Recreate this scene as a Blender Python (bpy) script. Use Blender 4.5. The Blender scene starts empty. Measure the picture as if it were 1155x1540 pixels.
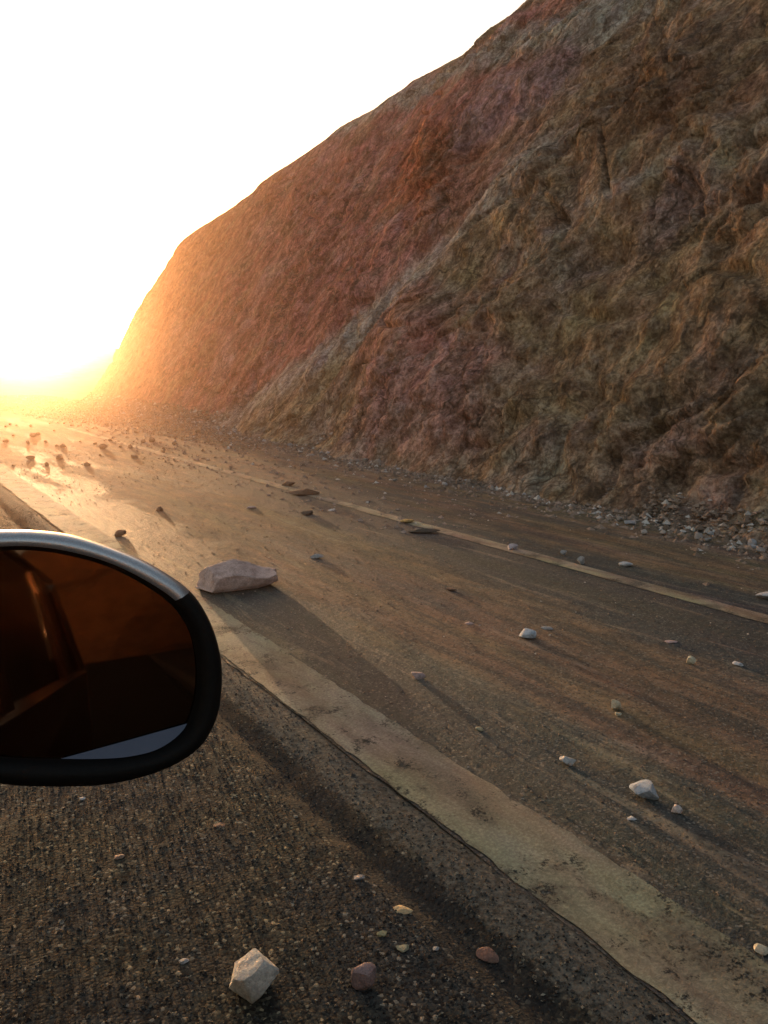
import bpy, bmesh, math, random
import numpy as np
from mathutils import Vector, Matrix, noise as mnoise

R = math.radians
SC = bpy.context.scene
COL = SC.collection

# ------------------------------------------------------------------ camera
CAM_H = 1.5
PITCH = math.atan((770 - 556) / 1208.0)
YAW = math.atan((577.5 + 220) * math.cos(PITCH) / 1208.0)
cd = bpy.data.cameras.new('camera')
cd.sensor_fit = 'VERTICAL'
cd.sensor_height = 32.0
cd.lens = 32.0 * 1208 / 1540
cd.clip_start = 0.05
cd.clip_end = 2000
cam = bpy.data.objects.new('camera', cd)
cam.location = (0, 0, CAM_H)
cam.rotation_euler = (math.pi / 2 - PITCH, 0, -YAW)
COL.objects.link(cam)
SC.camera = cam

# ------------------------------------------------------------------ light
SUN_EL = R(2.7)
SUN_AZ = R(9.2)            # to the right of the road direction (+y)
w = bpy.data.worlds.new('World')
SC.world = w
w.use_nodes = True
nt = w.node_tree
sky = nt.nodes.new('ShaderNodeTexSky')
sky.sky_type = 'NISHITA'
sky.sun_disc = False
sky.sun_elevation = SUN_EL
sky.sun_rotation = SUN_AZ
sky.altitude = 200
sky.air_density = 0.8
sky.dust_density = 2.0
sky.ozone_density = 0.3
bg = nt.nodes['Background']
bg.inputs[1].default_value = 0.15
nt.links.new(sky.outputs[0], bg.inputs[0])

sl = bpy.data.lights.new('sun', 'SUN')
sl.energy = 2.0
sl.angle = R(0.53)
sl.color = (1.0, 0.66, 0.36)
sun = bpy.data.objects.new('sun', sl)
sd = Vector((math.sin(SUN_AZ) * math.cos(SUN_EL), math.cos(SUN_AZ) * math.cos(SUN_EL), math.sin(SUN_EL)))
sun.rotation_euler = sd.to_track_quat('Z', 'Y').to_euler()
sun.location = (20, 130, 60)
COL.objects.link(sun)

SC.view_settings.view_transform = 'Standard'
SC.view_settings.look = 'None'
SC.view_settings.gamma = 1.0
SC.view_settings.exposure = 2.15
SC.cycles.volume_bounces = 0
SC.cycles.max_bounces = 6

# ------------------------------------------------------------------ helpers
def ray(px, py):
    """direction of a photo point from where the camera stands"""
    u, v = (px - 577.5) / 1208, (770 - py) / 1208
    cp, sp = math.cos(PITCH), math.sin(PITCH)
    d = (u, cp + v * sp, -sp + v * cp)
    c, s = math.cos(YAW), math.sin(YAW)
    return Vector((d[0] * c + d[1] * s, -d[0] * s + d[1] * c, d[2]))

def ground(px, py):
    d = ray(px, py)
    return d * (-CAM_H / d.z) + Vector((0, 0, CAM_H))

def mesh_obj(name, verts, faces, mat, parent=None, smooth=False):
    me = bpy.data.meshes.new(name)
    me.from_pydata([tuple(v) for v in verts], [], faces)
    me.materials.append(mat)
    if smooth:
        me.polygons.foreach_set('use_smooth', [True] * len(me.polygons))
    me.update()
    o = bpy.data.objects.new(name, me)
    COL.objects.link(o)
    if parent: o.parent = parent
    return o

def tag(o, label=None, cat=None, group=None, kind=None):
    if label: o['label'] = label
    if cat: o['category'] = cat
    if group: o['group'] = group
    if kind: o['kind'] = kind
    return o

def grid_faces(nu, nv):
    i, j = np.meshgrid(np.arange(nu - 1), np.arange(nv - 1), indexing='ij')
    a = i * nv + j
    return np.stack([a, a + nv, a + nv + 1, a + 1], -1).reshape(-1, 4)

def grid_obj(name, P, mat, smooth=True, col=None, flip=False):
    nu, nv = P.shape[:2]
    f = grid_faces(nu, nv)
    if flip: f = f[:, ::-1]
    me = bpy.data.meshes.new(name)
    me.vertices.add(nu * nv)
    me.vertices.foreach_set('co', P.reshape(-1).astype(np.float32))
    me.loops.add(f.size)
    me.loops.foreach_set('vertex_index', f.reshape(-1).astype(np.int32))
    me.polygons.add(len(f))
    me.polygons.foreach_set('loop_start', (np.arange(len(f)) * 4).astype(np.int32))
    me.polygons.foreach_set('use_smooth', np.full(len(f), smooth))
    me.update(calc_edges=True)
    me.validate()
    if col is not None:
        a = me.attributes.new('Col', 'FLOAT_COLOR', 'POINT')
        c = np.ones((nu * nv, 4), np.float32)
        c[:, :3] = col.reshape(-1, 3)
        a.data.foreach_set('color', c.reshape(-1))
    me.materials.append(mat)
    o = bpy.data.objects.new(name, me)
    COL.objects.link(o)
    return o

def _h(ix, iy, iz, s):
    n = (ix * 374761393 + iy * 668265263 + iz * 2147483647 + s * 974634777) & 0xffffffff
    n = ((n ^ (n >> 13)) * 1274126177) & 0xffffffff
    n = ((n ^ (n >> 16)) * 2246822519) & 0xffffffff
    return (n ^ (n >> 15)) & 0xffffffff

def vnoise(x, y, z=0.0, seed=0):
    """gradient noise, about -1..1"""
    x, y, z = np.broadcast_arrays(np.asarray(x, float), np.asarray(y, float), np.asarray(z, float))
    xi, yi, zi = np.floor(x).astype(np.int64), np.floor(y).astype(np.int64), np.floor(z).astype(np.int64)
    xf, yf, zf = x - xi, y - yi, z - zi
    fu = lambda t: t * t * t * (t * (t * 6 - 15) + 10)
    u, v, q = fu(xf), fu(yf), fu(zf)
    r = 0
    for dx in (0, 1):
        for dy in (0, 1):
            for dz in (0, 1):
                h = _h(xi + dx, yi + dy, zi + dz, seed)
                gx = (h & 1023) / 511.5 - 1; gy = ((h >> 10) & 1023) / 511.5 - 1; gz = ((h >> 20) & 1023) / 511.5 - 1
                g = gx * (xf - dx) + gy * (yf - dy) + gz * (zf - dz)
                r = r + g * (u if dx else 1 - u) * (v if dy else 1 - v) * (q if dz else 1 - q)
    return r * 1.5

def fbm(x, y, z=0.0, o=4, seed=0, rough=0.5):
    r, a, f = 0, 1.0, 1.0
    for k in range(o):
        r = r + a * vnoise(x * f, y * f, np.asarray(z) * f, seed + k * 17)
        a *= rough; f *= 2.03
    return r

def ridged(x, y, z=0.0, o=4, seed=0):
    r, a, f = 0, 1.0, 1.0
    for k in range(o):
        r = r + a * (1 - 2.2 * np.abs(vnoise(x * f, y * f, np.asarray(z) * f, seed + k * 31)))
        a *= 0.5; f *= 2.07
    return r

def sstep(a, b, x):
    t = np.clip((x - a) / (b - a), 0, 1)
    return t * t * (3 - 2 * t)

# ------------------------------------------------------------------ node helpers
class NT:
    def __init__(s, name):
        s.m = bpy.data.materials.new(name)
        s.m.use_nodes = True
        s.t = s.m.node_tree
        s.b = s.t.nodes['Principled BSDF']
        s.out = s.t.nodes['Material Output']
    def n(s, typ, **kw):
        nd = s.t.nodes.new(typ)
        for k, v in kw.items(): setattr(nd, k, v)
        return nd
    def l(s, a, b): s.t.links.new(a, b)
    def set(s, nd, i, v):
        if hasattr(v, 'is_output'): s.l(v, nd.inputs[i])
        else: nd.inputs[i].default_value = v
    def coord(s, scale=(1, 1, 1), rot=(0, 0, 0), loc=(0, 0, 0)):
        tc = s.n('ShaderNodeTexCoord')
        mp = s.n('ShaderNodeMapping')
        mp.inputs['Scale'].default_value = scale
        mp.inputs['Rotation'].default_value = rot
        mp.inputs['Location'].default_value = loc
        s.l(tc.outputs['Object'], mp.inputs[0])
        return mp.outputs[0]
    def noise(s, vec, scale=1, detail=5, rough=0.55, dist=0, typ='FBM'):
        nd = s.n('ShaderNodeTexNoise')
        nd.noise_type = typ
        s.l(vec, nd.inputs['Vector'])
        nd.inputs['Scale'].default_value = scale
        nd.inputs['Detail'].default_value = detail
        nd.inputs['Roughness'].default_value = rough
        nd.inputs['Distortion'].default_value = dist
        return nd.outputs[0]
    def vor(s, vec, scale, feature='F1', out=0):
        nd = s.n('ShaderNodeTexVoronoi', feature=feature)
        s.l(vec, nd.inputs['Vector'])
        nd.inputs['Scale'].default_value = scale
        return nd.outputs[out]
    def rng(s, v, a, b, c=0.0, d=1.0, sm=True):
        nd = s.n('ShaderNodeMapRange')
        nd.interpolation_type = 'SMOOTHSTEP' if sm else 'LINEAR'
        s.set(nd, 0, v)
        for i, q in zip((1, 2, 3, 4), (a, b, c, d)): nd.inputs[i].default_value = q
        return nd.outputs[0]
    def math(s, op, a, b=0.0):
        nd = s.n('ShaderNodeMath', operation=op)
        s.set(nd, 0, a); s.set(nd, 1, b)
        return nd.outputs[0]
    def mix(s, f, a, b, blend='MIX'):
        nd = s.n('ShaderNodeMix', data_type='RGBA', blend_type=blend)
        s.set(nd, 0, f)
        for i, v in ((6, a), (7, b)):
            if isinstance(v, tuple): v = v + (1,) if len(v) == 3 else v
            s.set(nd, i, v)
        return nd.outputs[2]
    def bump(s, h, strength=0.5, dist=0.02, nrm=None):
        nd = s.n('ShaderNodeBump')
        nd.inputs['Strength'].default_value = strength
        nd.inputs['Distance'].default_value = dist
        s.l(h, nd.inputs['Height'])
        if nrm is not None: s.l(nrm, nd.inputs['Normal'])
        return nd.outputs[0]
    def sep(s, vec):
        nd = s.n('ShaderNodeSeparateXYZ'); s.l(vec, nd.inputs[0]); return nd.outputs

def simple_mat(name, col, rough=0.6, metal=0.0, coat=0.0, bump=0.0, bscale=60, spec=0.5):
    t = NT(name)
    v = t.coord()
    n = t.noise(v, bscale, 4)
    c = t.mix(t.rng(n, 0.35, 0.65), tuple(x * 0.85 for x in col), tuple(min(1, x * 1.12) for x in col))
    t.l(c, t.b.inputs['Base Color'])
    t.b.inputs['Roughness'].default_value = rough
    t.b.inputs['Metallic'].default_value = metal
    t.b.inputs['Coat Weight'].default_value = coat
    t.b.inputs['Specular IOR Level'].default_value = spec
    if bump: t.l(t.bump(n, bump, 0.002), t.b.inputs['Normal'])
    return t.m

# cliff: macro colour from the vertices, grain and cracks from nodes
def cliff_mat():
    t = NT('cliff_earth')
    at = t.n('ShaderNodeAttribute', attribute_name='Col')
    v = t.coord()
    vr = t.coord(scale=(0.9, 1.1, 0.9), rot=(R(25), 0, 0))
    wp = t.n('ShaderNodeVectorMath', operation='ADD')
    wn = t.n('ShaderNodeTexNoise'); t.l(v, wn.inputs['Vector']); wn.inputs['Scale'].default_value = 3.5; wn.inputs['Detail'].default_value = 4
    ws_ = t.n('ShaderNodeVectorMath', operation='SCALE'); t.l(wn.outputs['Color'], ws_.inputs[0]); ws_.inputs[3].default_value = 0.35
    t.l(vr, wp.inputs[0]); t.l(ws_.outputs[0], wp.inputs[1])
    n2 = t.noise(vr, 3.0, 9, 0.74, 0.15)
    n3 = t.noise(v, 16, 6, 0.78)
    ch1 = t.vor(wp.outputs[0], 5.0)
    ch2 = t.vor(wp.outputs[0], 15.0)
    ed1 = t.vor(wp.outputs[0], 1.7, 'DISTANCE_TO_EDGE')
    ed2 = t.vor(wp.outputs[0], 5.5, 'DISTANCE_TO_EDGE')
    hue = t.n('ShaderNodeTexNoise'); t.l(v, hue.inputs['Vector'])
    hue.inputs['Scale'].default_value = 1.7; hue.inputs['Detail'].default_value = 4
    c = t.mix(0.16, at.outputs['Color'], hue.outputs['Color'], 'OVERLAY')
    c = t.mix(t.rng(n2, 0.38, 0.66), t.mix(1.0, c, (0.50, 0.44, 0.40), 'MULTIPLY'), t.mix(1.0, c, (1.35, 1.30, 1.24), 'MULTIPLY'))
    c = t.mix(t.rng(n3, 0.40, 0.58), t.mix(1.0, c, (0.52, 0.48, 0.46), 'MULTIPLY'), c)
    c = t.mix(t.rng(n3, 0.60, 0.70, 0, 0.65), c, (0.42, 0.36, 0.31))
    pit = t.rng(t.noise(wp.outputs[0], 5.0, 6, 0.8), 0.38, 0.32)
    c = t.mix(t.math('MULTIPLY', pit, 0.75), c, (0.045, 0.03, 0.022))
    patch = t.rng(t.noise(v, 0.8, 4, 0.6), 0.44, 0.58)
    c = t.mix(t.math('MULTIPLY', t.rng(ed1, 0.0, 0.05, 0.7, 0.0), patch), c, (0.05, 0.034, 0.025))
    c = t.mix(t.math('MULTIPLY', t.rng(ed2, 0.0, 0.07, 0.55, 0.0), patch), c, (0.06, 0.042, 0.03))
    t.l(c, t.b.inputs['Base Color'])
    t.b.inputs['Roughness'].default_value = 0.95
    t.b.inputs['Specular IOR Level'].default_value = 0.15
    b = t.bump(n2, 1.0, 0.06)
    b = t.bump(ch1, 0.6, -0.10, b)
    b = t.bump(t.rng(ed1, 0.0, 0.12), 0.6, 0.08, b)
    b = t.bump(ch2, 0.6, -0.04, b)
    b = t.bump(n3, 0.9, 0.03, b)
    n4 = t.noise(v, 55, 4, 0.7)
    b = t.bump(n4, 0.6, 0.012, b)
    t.l(b, t.b.inputs['Normal'])
    return t.m

def road_mat():
    t = NT('dusty_asphalt')
    tc = t.coord()
    x, y, z = t.sep(tc)[:3]
    wv = t.coord(scale=(1.0, 0.10, 1), rot=(0, 0, R(2.5)))
    ws = t.coord(scale=(1.0, 0.22, 1), rot=(0, 0, R(-5)))
    st1 = t.noise(wv, 2.3, 6, 0.62, 0.6)
    st2 = t.noise(ws, 7.0, 5, 0.65, 0.3)
    blot = t.noise(tc, 1.3, 6, 0.62)
    fine = t.noise(tc, 120, 3, 0.7)
    mid = t.noise(tc, 22, 5, 0.7)
    # dust lies heaviest in the lane centre and on the verge, the wheel tracks stay cleaner
    xw = t.math('ADD', x, t.math('MULTIPLY', t.math('SUBTRACT', blot, 0.5), 1.1))
    cen = t.math('MULTIPLY', t.rng(xw, 2.05, 2.7), t.rng(xw, 4.0, 3.45))
    verge = t.math('MULTIPLY', t.rng(xw, 4.6, 5.0), 0.85)
    m = t.math('MAXIMUM', cen, verge)
    m = t.math('MAXIMUM', m, t.rng(y, 6, 16))
    s = t.math('ADD', t.math('MULTIPLY', st1, 0.6), t.math('MULTIPLY', st2, 0.4))
    s = t.math('ADD', s, t.math('MULTIPLY', t.math('SUBTRACT', m, 0.5), 0.26))
    dust = t.rng(s, 0.46, 0.67)
    asph = t.mix(t.rng(fine, 0.35, 0.65), (0.014, 0.017, 0.017), (0.062, 0.066, 0.062))
    dcol = t.mix(t.rng(st2, 0.4, 0.62), (0.11, 0.072, 0.045), (0.20, 0.125, 0.075))
    hue = t.n('ShaderNodeTexNoise'); t.l(wv, hue.inputs['Vector'])
    hue.inputs['Scale'].default_value = 3.2; hue.inputs['Detail'].default_value = 4
    c = t.mix(t.math('MULTIPLY', dust, 0.85), asph, dcol)
    st3 = t.noise(t.coord(scale=(1.0, 0.11, 1), rot=(0, 0, R(3))), 6, 6, 0.68, 0.8)
    c = t.mix(t.rng(st3, 0.54, 0.68, 0, 0.6), c, (0.27, 0.20, 0.14))
    c = t.mix(t.rng(st3, 0.47, 0.36, 0, 0.7), c, (0.035, 0.035, 0.034))
    c = t.mix(t.rng(blot, 0.50, 0.36, 0, 0.45), c, (0.035, 0.037, 0.036))
    c = t.mix(0.35, c, hue.outputs['Color'], 'OVERLAY')
    c = t.mix(t.rng(mid, 0.36, 0.6), t.mix(1.0, c, (0.72, 0.72, 0.72), 'MULTIPLY'), c)
    # thin wandering cracks
    vw = t.n('ShaderNodeVectorMath', operation='ADD')
    t.l(t.coord(scale=(0.8, 0.33, 1)), vw.inputs[0])
    hn = t.n('ShaderNodeTexNoise'); t.l(tc, hn.inputs['Vector']); hn.inputs['Scale'].default_value = 2.0
    sc = t.n('ShaderNodeVectorMath', operation='SCALE'); t.l(hn.outputs['Color'], sc.inputs[0]); sc.inputs[3].default_value = 0.5
    t.l(sc.outputs[0], vw.inputs[1])
    cr = t.rng(t.vor(vw.outputs[0], 0.7, 'DISTANCE_TO_EDGE'), 0.001, 0.006, 1.0, 0.0)
    c = t.mix(t.math('MULTIPLY', cr, 0.4), c, (0.02, 0.018, 0.016))
    t.l(c, t.b.inputs['Base Color'])
    sp = t.n('ShaderNodeTexVoronoi'); t.l(tc, sp.inputs['Vector']); sp.inputs['Scale'].default_value = 120
    spc = t.n('ShaderNodeSeparateColor'); t.l(sp.outputs['Color'], spc.inputs[0])
    c2 = t.mix(t.math('MULTIPLY', t.rng(spc.outputs[0], 0.88, 0.96), 0.5), c, (0.22, 0.20, 0.17))
    c2 = t.mix(t.math('MULTIPLY', t.rng(spc.outputs[1], 0.82, 0.92), 0.7), c2, (0.012, 0.012, 0.012))
    for lk in list(t.b.inputs['Base Color'].links): t.t.links.remove(lk)
    t.l(c2, t.b.inputs['Base Color'])
    t.l(t.rng(dust, 0, 1, 0.68, 0.85), t.b.inputs['Roughness'])
    t.b.inputs['Specular IOR Level'].default_value = 0.3
    h = t.math('ADD', t.math('MULTIPLY', mid, 0.6), t.math('MULTIPLY', s, 2.4))
    b = t.bump(h, 0.55, 0.03)
    b = t.bump(fine, 0.5, 0.006, b)
    t.l(b, t.b.inputs['Normal'])
    return t.m

def paint_mat(name, col, wear, dustcol=(0.20, 0.135, 0.085), dustamt=0.7):
    t = NT(name)
    tc = t.coord()
    ws = t.coord(scale=(1.0, 0.3, 1))
    a = t.noise(ws, 5, 7, 0.7, 0.5)
    f = t.noise(tc, 90, 4, 0.75)
    c = t.mix(t.rng(a, 0.40, 0.62), col, dustcol)
    hue = t.n('ShaderNodeTexNoise'); t.l(ws, hue.inputs['Vector'])
    hue.inputs['Scale'].default_value = 4; hue.inputs['Detail'].default_value = 3
    c = t.mix(0.3, c, hue.outputs['Color'], 'OVERLAY')
    bl = t.noise(tc, 3.1, 6, 0.7)
    c = t.mix(t.rng(bl, 0.52, 0.38, 0, 0.65), c, (0.08, 0.07, 0.055))
    c = t.mix(t.rng(f, 0.42, 0.66), t.mix(1.0, c, (0.62, 0.62, 0.62), 'MULTIPLY'), c)
    t.l(c, t.b.inputs['Base Color'])
    t.b.inputs['Roughness'].default_value = 0.75
    t.b.inputs['Specular IOR Level'].default_value = 0.3
    g = t.math('ADD', t.math('MULTIPLY', t.noise(tc, 9, 8, 0.8), 0.6), t.math('MULTIPLY', bl, 0.4))
    al = t.rng(t.math('ADD', g, t.math('MULTIPLY', f, 0.35)), wear, wear + 0.06)
    t.l(al, t.b.inputs['Alpha'])
    t.l(t.bump(f, 0.6, 0.006), t.b.inputs['Normal'])
    return t.m

def shoulder_mat():
    t = NT('gravelly_shoulder')
    tc = t.coord()
    cell = t.n('ShaderNodeTexVoronoi'); t.l(tc, cell.inputs['Vector']); cell.inputs['Scale'].default_value = 105
    big = t.noise(tc, 2.2, 5, 0.6)
    f = t.noise(tc, 45, 5, 0.75)
    cs = t.n('ShaderNodeSeparateColor'); t.l(cell.outputs['Color'], cs.inputs[0])
    g = t.mix(t.rng(cs.outputs[0], 0.1, 0.9), (0.010, 0.010, 0.011), (0.048, 0.047, 0.044))
    g = t.mix(t.rng(cs.outputs[1], 0.92, 0.99), g, (0.24, 0.21, 0.17))
    c = t.mix(t.rng(big, 0.40, 0.62), g, t.mix(1.0, g, (1.3, 1.2, 0.9), 'MULTIPLY'))
    x, y, z = t.sep(tc)[:3]
    xw = t.math('ADD', x, t.math('MULTIPLY', t.math('SUBTRACT', f, 0.5), 0.10))
    strip = t.math('MULTIPLY', t.rng(xw, 1.31, 1.36), t.rng(xw, 1.515, 1.49))
    c = t.mix(t.math('MULTIPLY', strip, 0.75), c, t.mix(t.rng(f, 0.35, 0.65), (0.07, 0.064, 0.054), (0.15, 0.135, 0.11)))
    groove_dark = t.math('MULTIPLY', t.rng(xw, 1.13, 1.20), t.rng(xw, 1.33, 1.29))  # darker strip along the groove
    c = t.mix(t.math('MULTIPLY', groove_dark, 0.7), c, (0.018, 0.018, 0.018))
    c = t.mix(t.rng(f, 0.36, 0.58), t.mix(1.0, c, (0.68, 0.68, 0.68), 'MULTIPLY'), c)
    t.l(c, t.b.inputs['Base Color'])
    t.b.inputs['Roughness'].default_value = 0.9
    t.b.inputs['Specular IOR Level'].default_value = 0.2
    b = t.bump(cell.outputs['Distance'], 0.4, -0.004)
    b = t.bump(f, 0.4, 0.004, b)
    t.l(b, t.b.inputs['Normal'])
    return t.m

def earth_mat(name='bare_earth', a=(0.15, 0.105, 0.07), b_=(0.27, 0.19, 0.12)):
    t = NT(name)
    tc = t.coord()
    n = t.noise(tc, 0.6, 8, 0.65)
    f = t.noise(tc, 14, 6, 0.75)
    c = t.mix(t.rng(n, 0.38, 0.62), a, b_)
    c = t.mix(t.rng(f, 0.35, 0.62), t.mix(1.0, c, (0.6, 0.58, 0.56), 'MULTIPLY'), c)
    t.l(c, t.b.inputs['Base Color'])
    t.b.inputs['Roughness'].default_value = 0.95
    t.b.inputs['Specular IOR Level'].default_value = 0.15
    t.l(t.bump(f, 0.8, 0.04, t.bump(n, 0.6, 0.2)), t.b.inputs['Normal'])
    return t.m

_rm = {}
def rock_mat(col, stain=(0.25, 0.17, 0.11)):
    k = (col, stain)
    if k in _rm: return _rm[k]
    t = NT('limestone')
    tc = t.coord()
    n = t.noise(tc, 14, 6, 0.7)
    f = t.noise(tc, 90, 5, 0.75)
    c = t.mix(t.rng(n, 0.42, 0.62), col, tuple(x * 0.72 for x in col))
    c = t.mix(t.rng(n, 0.55, 0.68, 0, 0.55), c, stain)
    c = t.mix(t.rng(f, 0.38, 0.62), t.mix(1.0, c, (0.72, 0.72, 0.72), 'MULTIPLY'), c)
    t.l(c, t.b.inputs['Base Color'])
    t.b.inputs['Roughness'].default_value = 0.85
    t.b.inputs['Specular IOR Level'].default_value = 0.3
    t.l(t.bump(f, 0.7, 0.004, t.bump(n, 0.7, 0.02)), t.b.inputs['Normal'])
    _rm[k] = t.m
    return t.m

# ------------------------------------------------------------------ the ground sheet
M_earth = earth_mat()
xs = np.concatenate([-np.geomspace(300, 4, 26), np.linspace(-3.2, 12, 20), np.geomspace(13, 300, 26)])
ys = np.concatenate([-np.geomspace(300, 9, 24), np.linspace(-8, 60, 70), np.geomspace(62, 330, 24)])
X, Y = np.meshgrid(xs, ys, indexing='ij')
dist = np.hypot(X, Y)
Z = -0.05 + 0 * X
rough_zone = sstep(5.0, 14, np.abs(X - 3.0)) * (X < 3) + 0
Z = Z - 0.03 * rough_zone + 0.35 * rough_zone * (fbm(X * 0.12, Y * 0.12, o=4, seed=5) - 0.3) * sstep(6, 40, np.abs(X))
ground_o = grid_obj('ground', np.stack([X, Y, Z], -1), M_earth)
tag(ground_o, 'bare brown earth reaching away beyond the road', kind='structure')

# ------------------------------------------------------------------ the road
def gy(a, b, d0, k):
    """forward spacing that opens up with distance"""
    r = [a]
    while r[-1] < b: r.append(r[-1] + max(d0, k * abs(r[-1])))
    return np.array(r)
ys = np.concatenate([-gy(0.5, 80, 0.3, 0.06)[::-1], gy(-0.2, 12, 0.05, 0.0), gy(12.1, 300, 0.12, 0.02)])
xs = np.concatenate([np.linspace(1.50, 7.2, 130), [9.5, 12]])
X, Y = np.meshgrid(xs, ys, indexing='ij')
RB = 0.0016
def road_z(X, Y):
    X = np.asarray(X, float); Y = np.asarray(Y, float)
    return 0.008 * vnoise(X * 0.9, Y * 0.35, seed=3) + 0.004 * vnoise(X * 3.5, Y * 1.3, seed=4) - 0.006
Z = road_z(X, Y)
Xr = X.copy()
Xr[0, :] -= 0.012 * vnoise(ys * 2.3, 0.5, seed=8) + 0.008 * vnoise(ys * 9, 0.5, seed=9)
road = grid_obj('road', np.stack([Xr, Y, Z], -1), road_mat())
tag(road, 'dusty cracked asphalt lane running along the foot of the cliff', kind='structure')

def strip(name, x0, x1, y0, y1, mat, lift, jag, seed, label, n_across=6):
    ys = gy(y0, y1, 0.04, 0.008) if y0 > 0 else np.concatenate([-gy(0.5, -y0, 0.3, 0.05)[::-1], gy(-0.2, y1, 0.04, 0.008)])
    us = np.linspace(0, 1, n_across)
    U, Y = np.meshgrid(us, ys, indexing='ij')
    a = x0 + jag * (0.6 * vnoise(ys * 1.3, 1.1, seed=seed) + 0.5 * vnoise(ys * 7, 2.2, seed=seed + 1) + .3 * vnoise(ys * 21, 2.2, seed=seed + 1))
    b = x1 + jag * (0.6 * vnoise(ys * 1.1, 7.1, seed=seed + 2) + 0.5 * vnoise(ys * 8, 4.2, seed=seed + 3) + .3 * vnoise(ys * 19, 2.2, seed=seed + 5))
    X = a[None, :] * (1 - U) + b[None, :] * U
    o = grid_obj(name, np.stack([X, Y, road_z(X, Y) + lift], -1), mat)
    tag(o, label, kind='structure')
    return o
strip('near_edge_line', 1.512, 1.82, -60, 120, paint_mat('worn_wide_line', (0.29, 0.275, 0.20), 0.567, (0.19, 0.16, 0.115)), 0.004, 0.028, 40,
      'wide worn pale line along the near edge of the road')
strip('far_edge_line', 4.46, 4.62, -60, 22, paint_mat('worn_thin_line', (0.37, 0.31, 0.22), 0.553, (0.22, 0.15, 0.10)), 0.004, 0.012, 60,
      'thin faded line beyond the lane towards the cliff')

# ------------------------------------------------------------------ shoulder in the foreground
ys = np.concatenate([-gy(0.3, 60, 0.2, 0.06)[::-1], gy(-0.1, 0.7, 0.1, 0), gy(0.75, 4.5, 0.011, 0), gy(4.52, 120, 0.03, 0.016)])
xs = np.concatenate([[-8, -6, -4, -3, -2, -1.4, -1.0, -0.7], np.arange(-0.5, 0.0, 0.04), np.arange(0.0, 1.535, 0.011), [1.535]])
X, Y = np.meshgrid(xs, ys, indexing='ij')
fz = sstep(30, 6, Y)
Z = -0.010 + 0.006 * vnoise(X * 1.4, Y * 1.0, seed=21) + fz * (0.0012 * fbm(X * 7 + 2 * Y, Y * 7 - 2 * X, o=2, seed=22, rough=0.6))
pk = np.maximum(0, vnoise(X * 34, Y * 34, seed=29) - 0.18)
Z += 0 * pk
wob = X + 0.035 * vnoise(Y * 1.7, 3.3, seed=23) + 0.02 * vnoise(Y * 6, 1.3, seed=24)
Z -= 0.026 * np.exp(-((wob - 1.24) / 0.06) ** 2)
Z -= 0.006 * np.exp(-((X - 1.515) / 0.012) ** 2)
Z += 0.008 * np.exp(-((wob - 1.42) / 0.05) ** 2)
Z -= 0.10 * sstep(-4, -8, X)
sh = grid_obj('road_shoulder', np.stack([X, Y, Z], -1), shoulder_mat())
tag(sh, 'coarse dark gravelly shoulder in the foreground', kind='structure')
def shoulder_z(x, y):
    i = min(max(np.searchsorted(xs_s, x), 0), len(xs_s) - 1); j = min(max(np.searchsorted(ys_s, y), 0), len(ys_s) - 1)
    return float(Z_s[i, j])
xs_s, ys_s, Z_s = xs.copy(), ys.copy(), Z.copy()

# ------------------------------------------------------------------ the cliff
def xbase(y):
    v = np.interp(y, [-60, -30, 3.7, 6, 8.4, 12.5, 16, 21, 28, 36, 42], [6.8, 6.4, 6.35, 6.7, 6.85, 7.1, 7.5, 8.3, 8.8, 9.2, 9.5])
    turn = np.maximum(0, y - 41.0)
    back = np.maximum(0, -y - 30)
    v = v + 0.45 * sstep(30, 12, y)
    return v + 1.6 * turn ** 1.15 + 0.0 * back
K = 1.6
ys = np.concatenate([-gy(2.2, 75, 0.35, 0.03)[::-1], gy(-2.0, 2.4, 0.12, 0), gy(2.45, 11.0, 0.035, 0), gy(11.04, 46, 0.035, 0.0036), gy(46.5, 90, 0.6, 0.02)])
ss = np.concatenate([np.arange(-0.3, 10.6, 0.038), np.arange(10.6, 12.0, 0.07), np.array([12.1, 12.4, 13, 14, 16, 20, 26, 34, 44])])
Yg, S = np.meshgrid(ys, ss, indexing='ij')
crest = 10.0 + 0.9 * sstep(34, 22, ys) + 0.3 * sstep(20, 14, ys) + 0.15 * vnoise(ys * 0.11, 4.4, seed=70) + 0.12 * vnoise(ys * 0.45, 4.4, seed=71) - 0.9 * sstep(30, 41, ys) - 3.0 * sstep(41, 60, ys) + 1.5 * sstep(9, 0, ys)
C = crest[:, None]
# rounded crest: height runs as S until the crest, then levels off
soft = 0.7
Zc = C - soft * np.logaddexp(0, (C - S) / soft)          # softmin(S, C)
Zc = np.where(S < 2, S, Zc)
over = soft * np.logaddexp(0, (S - C) / soft)
Xc = xbase(Yg) + Zc / K + over * 1.6
Zc = Zc + over * 0.06
Zc = np.where(S < 0, S * 0.6, Zc)
Xc = np.where(S < 0, xbase(Yg) + S * 1.2, Xc)
# talus apron at the foot
foot = np.exp(-np.maximum(S, 0) / 0.30)
Xc = Xc - 0.28 * foot * (0.8 + 0.6 * vnoise(Yg * 0.5, 1.0, seed=33))
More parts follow.
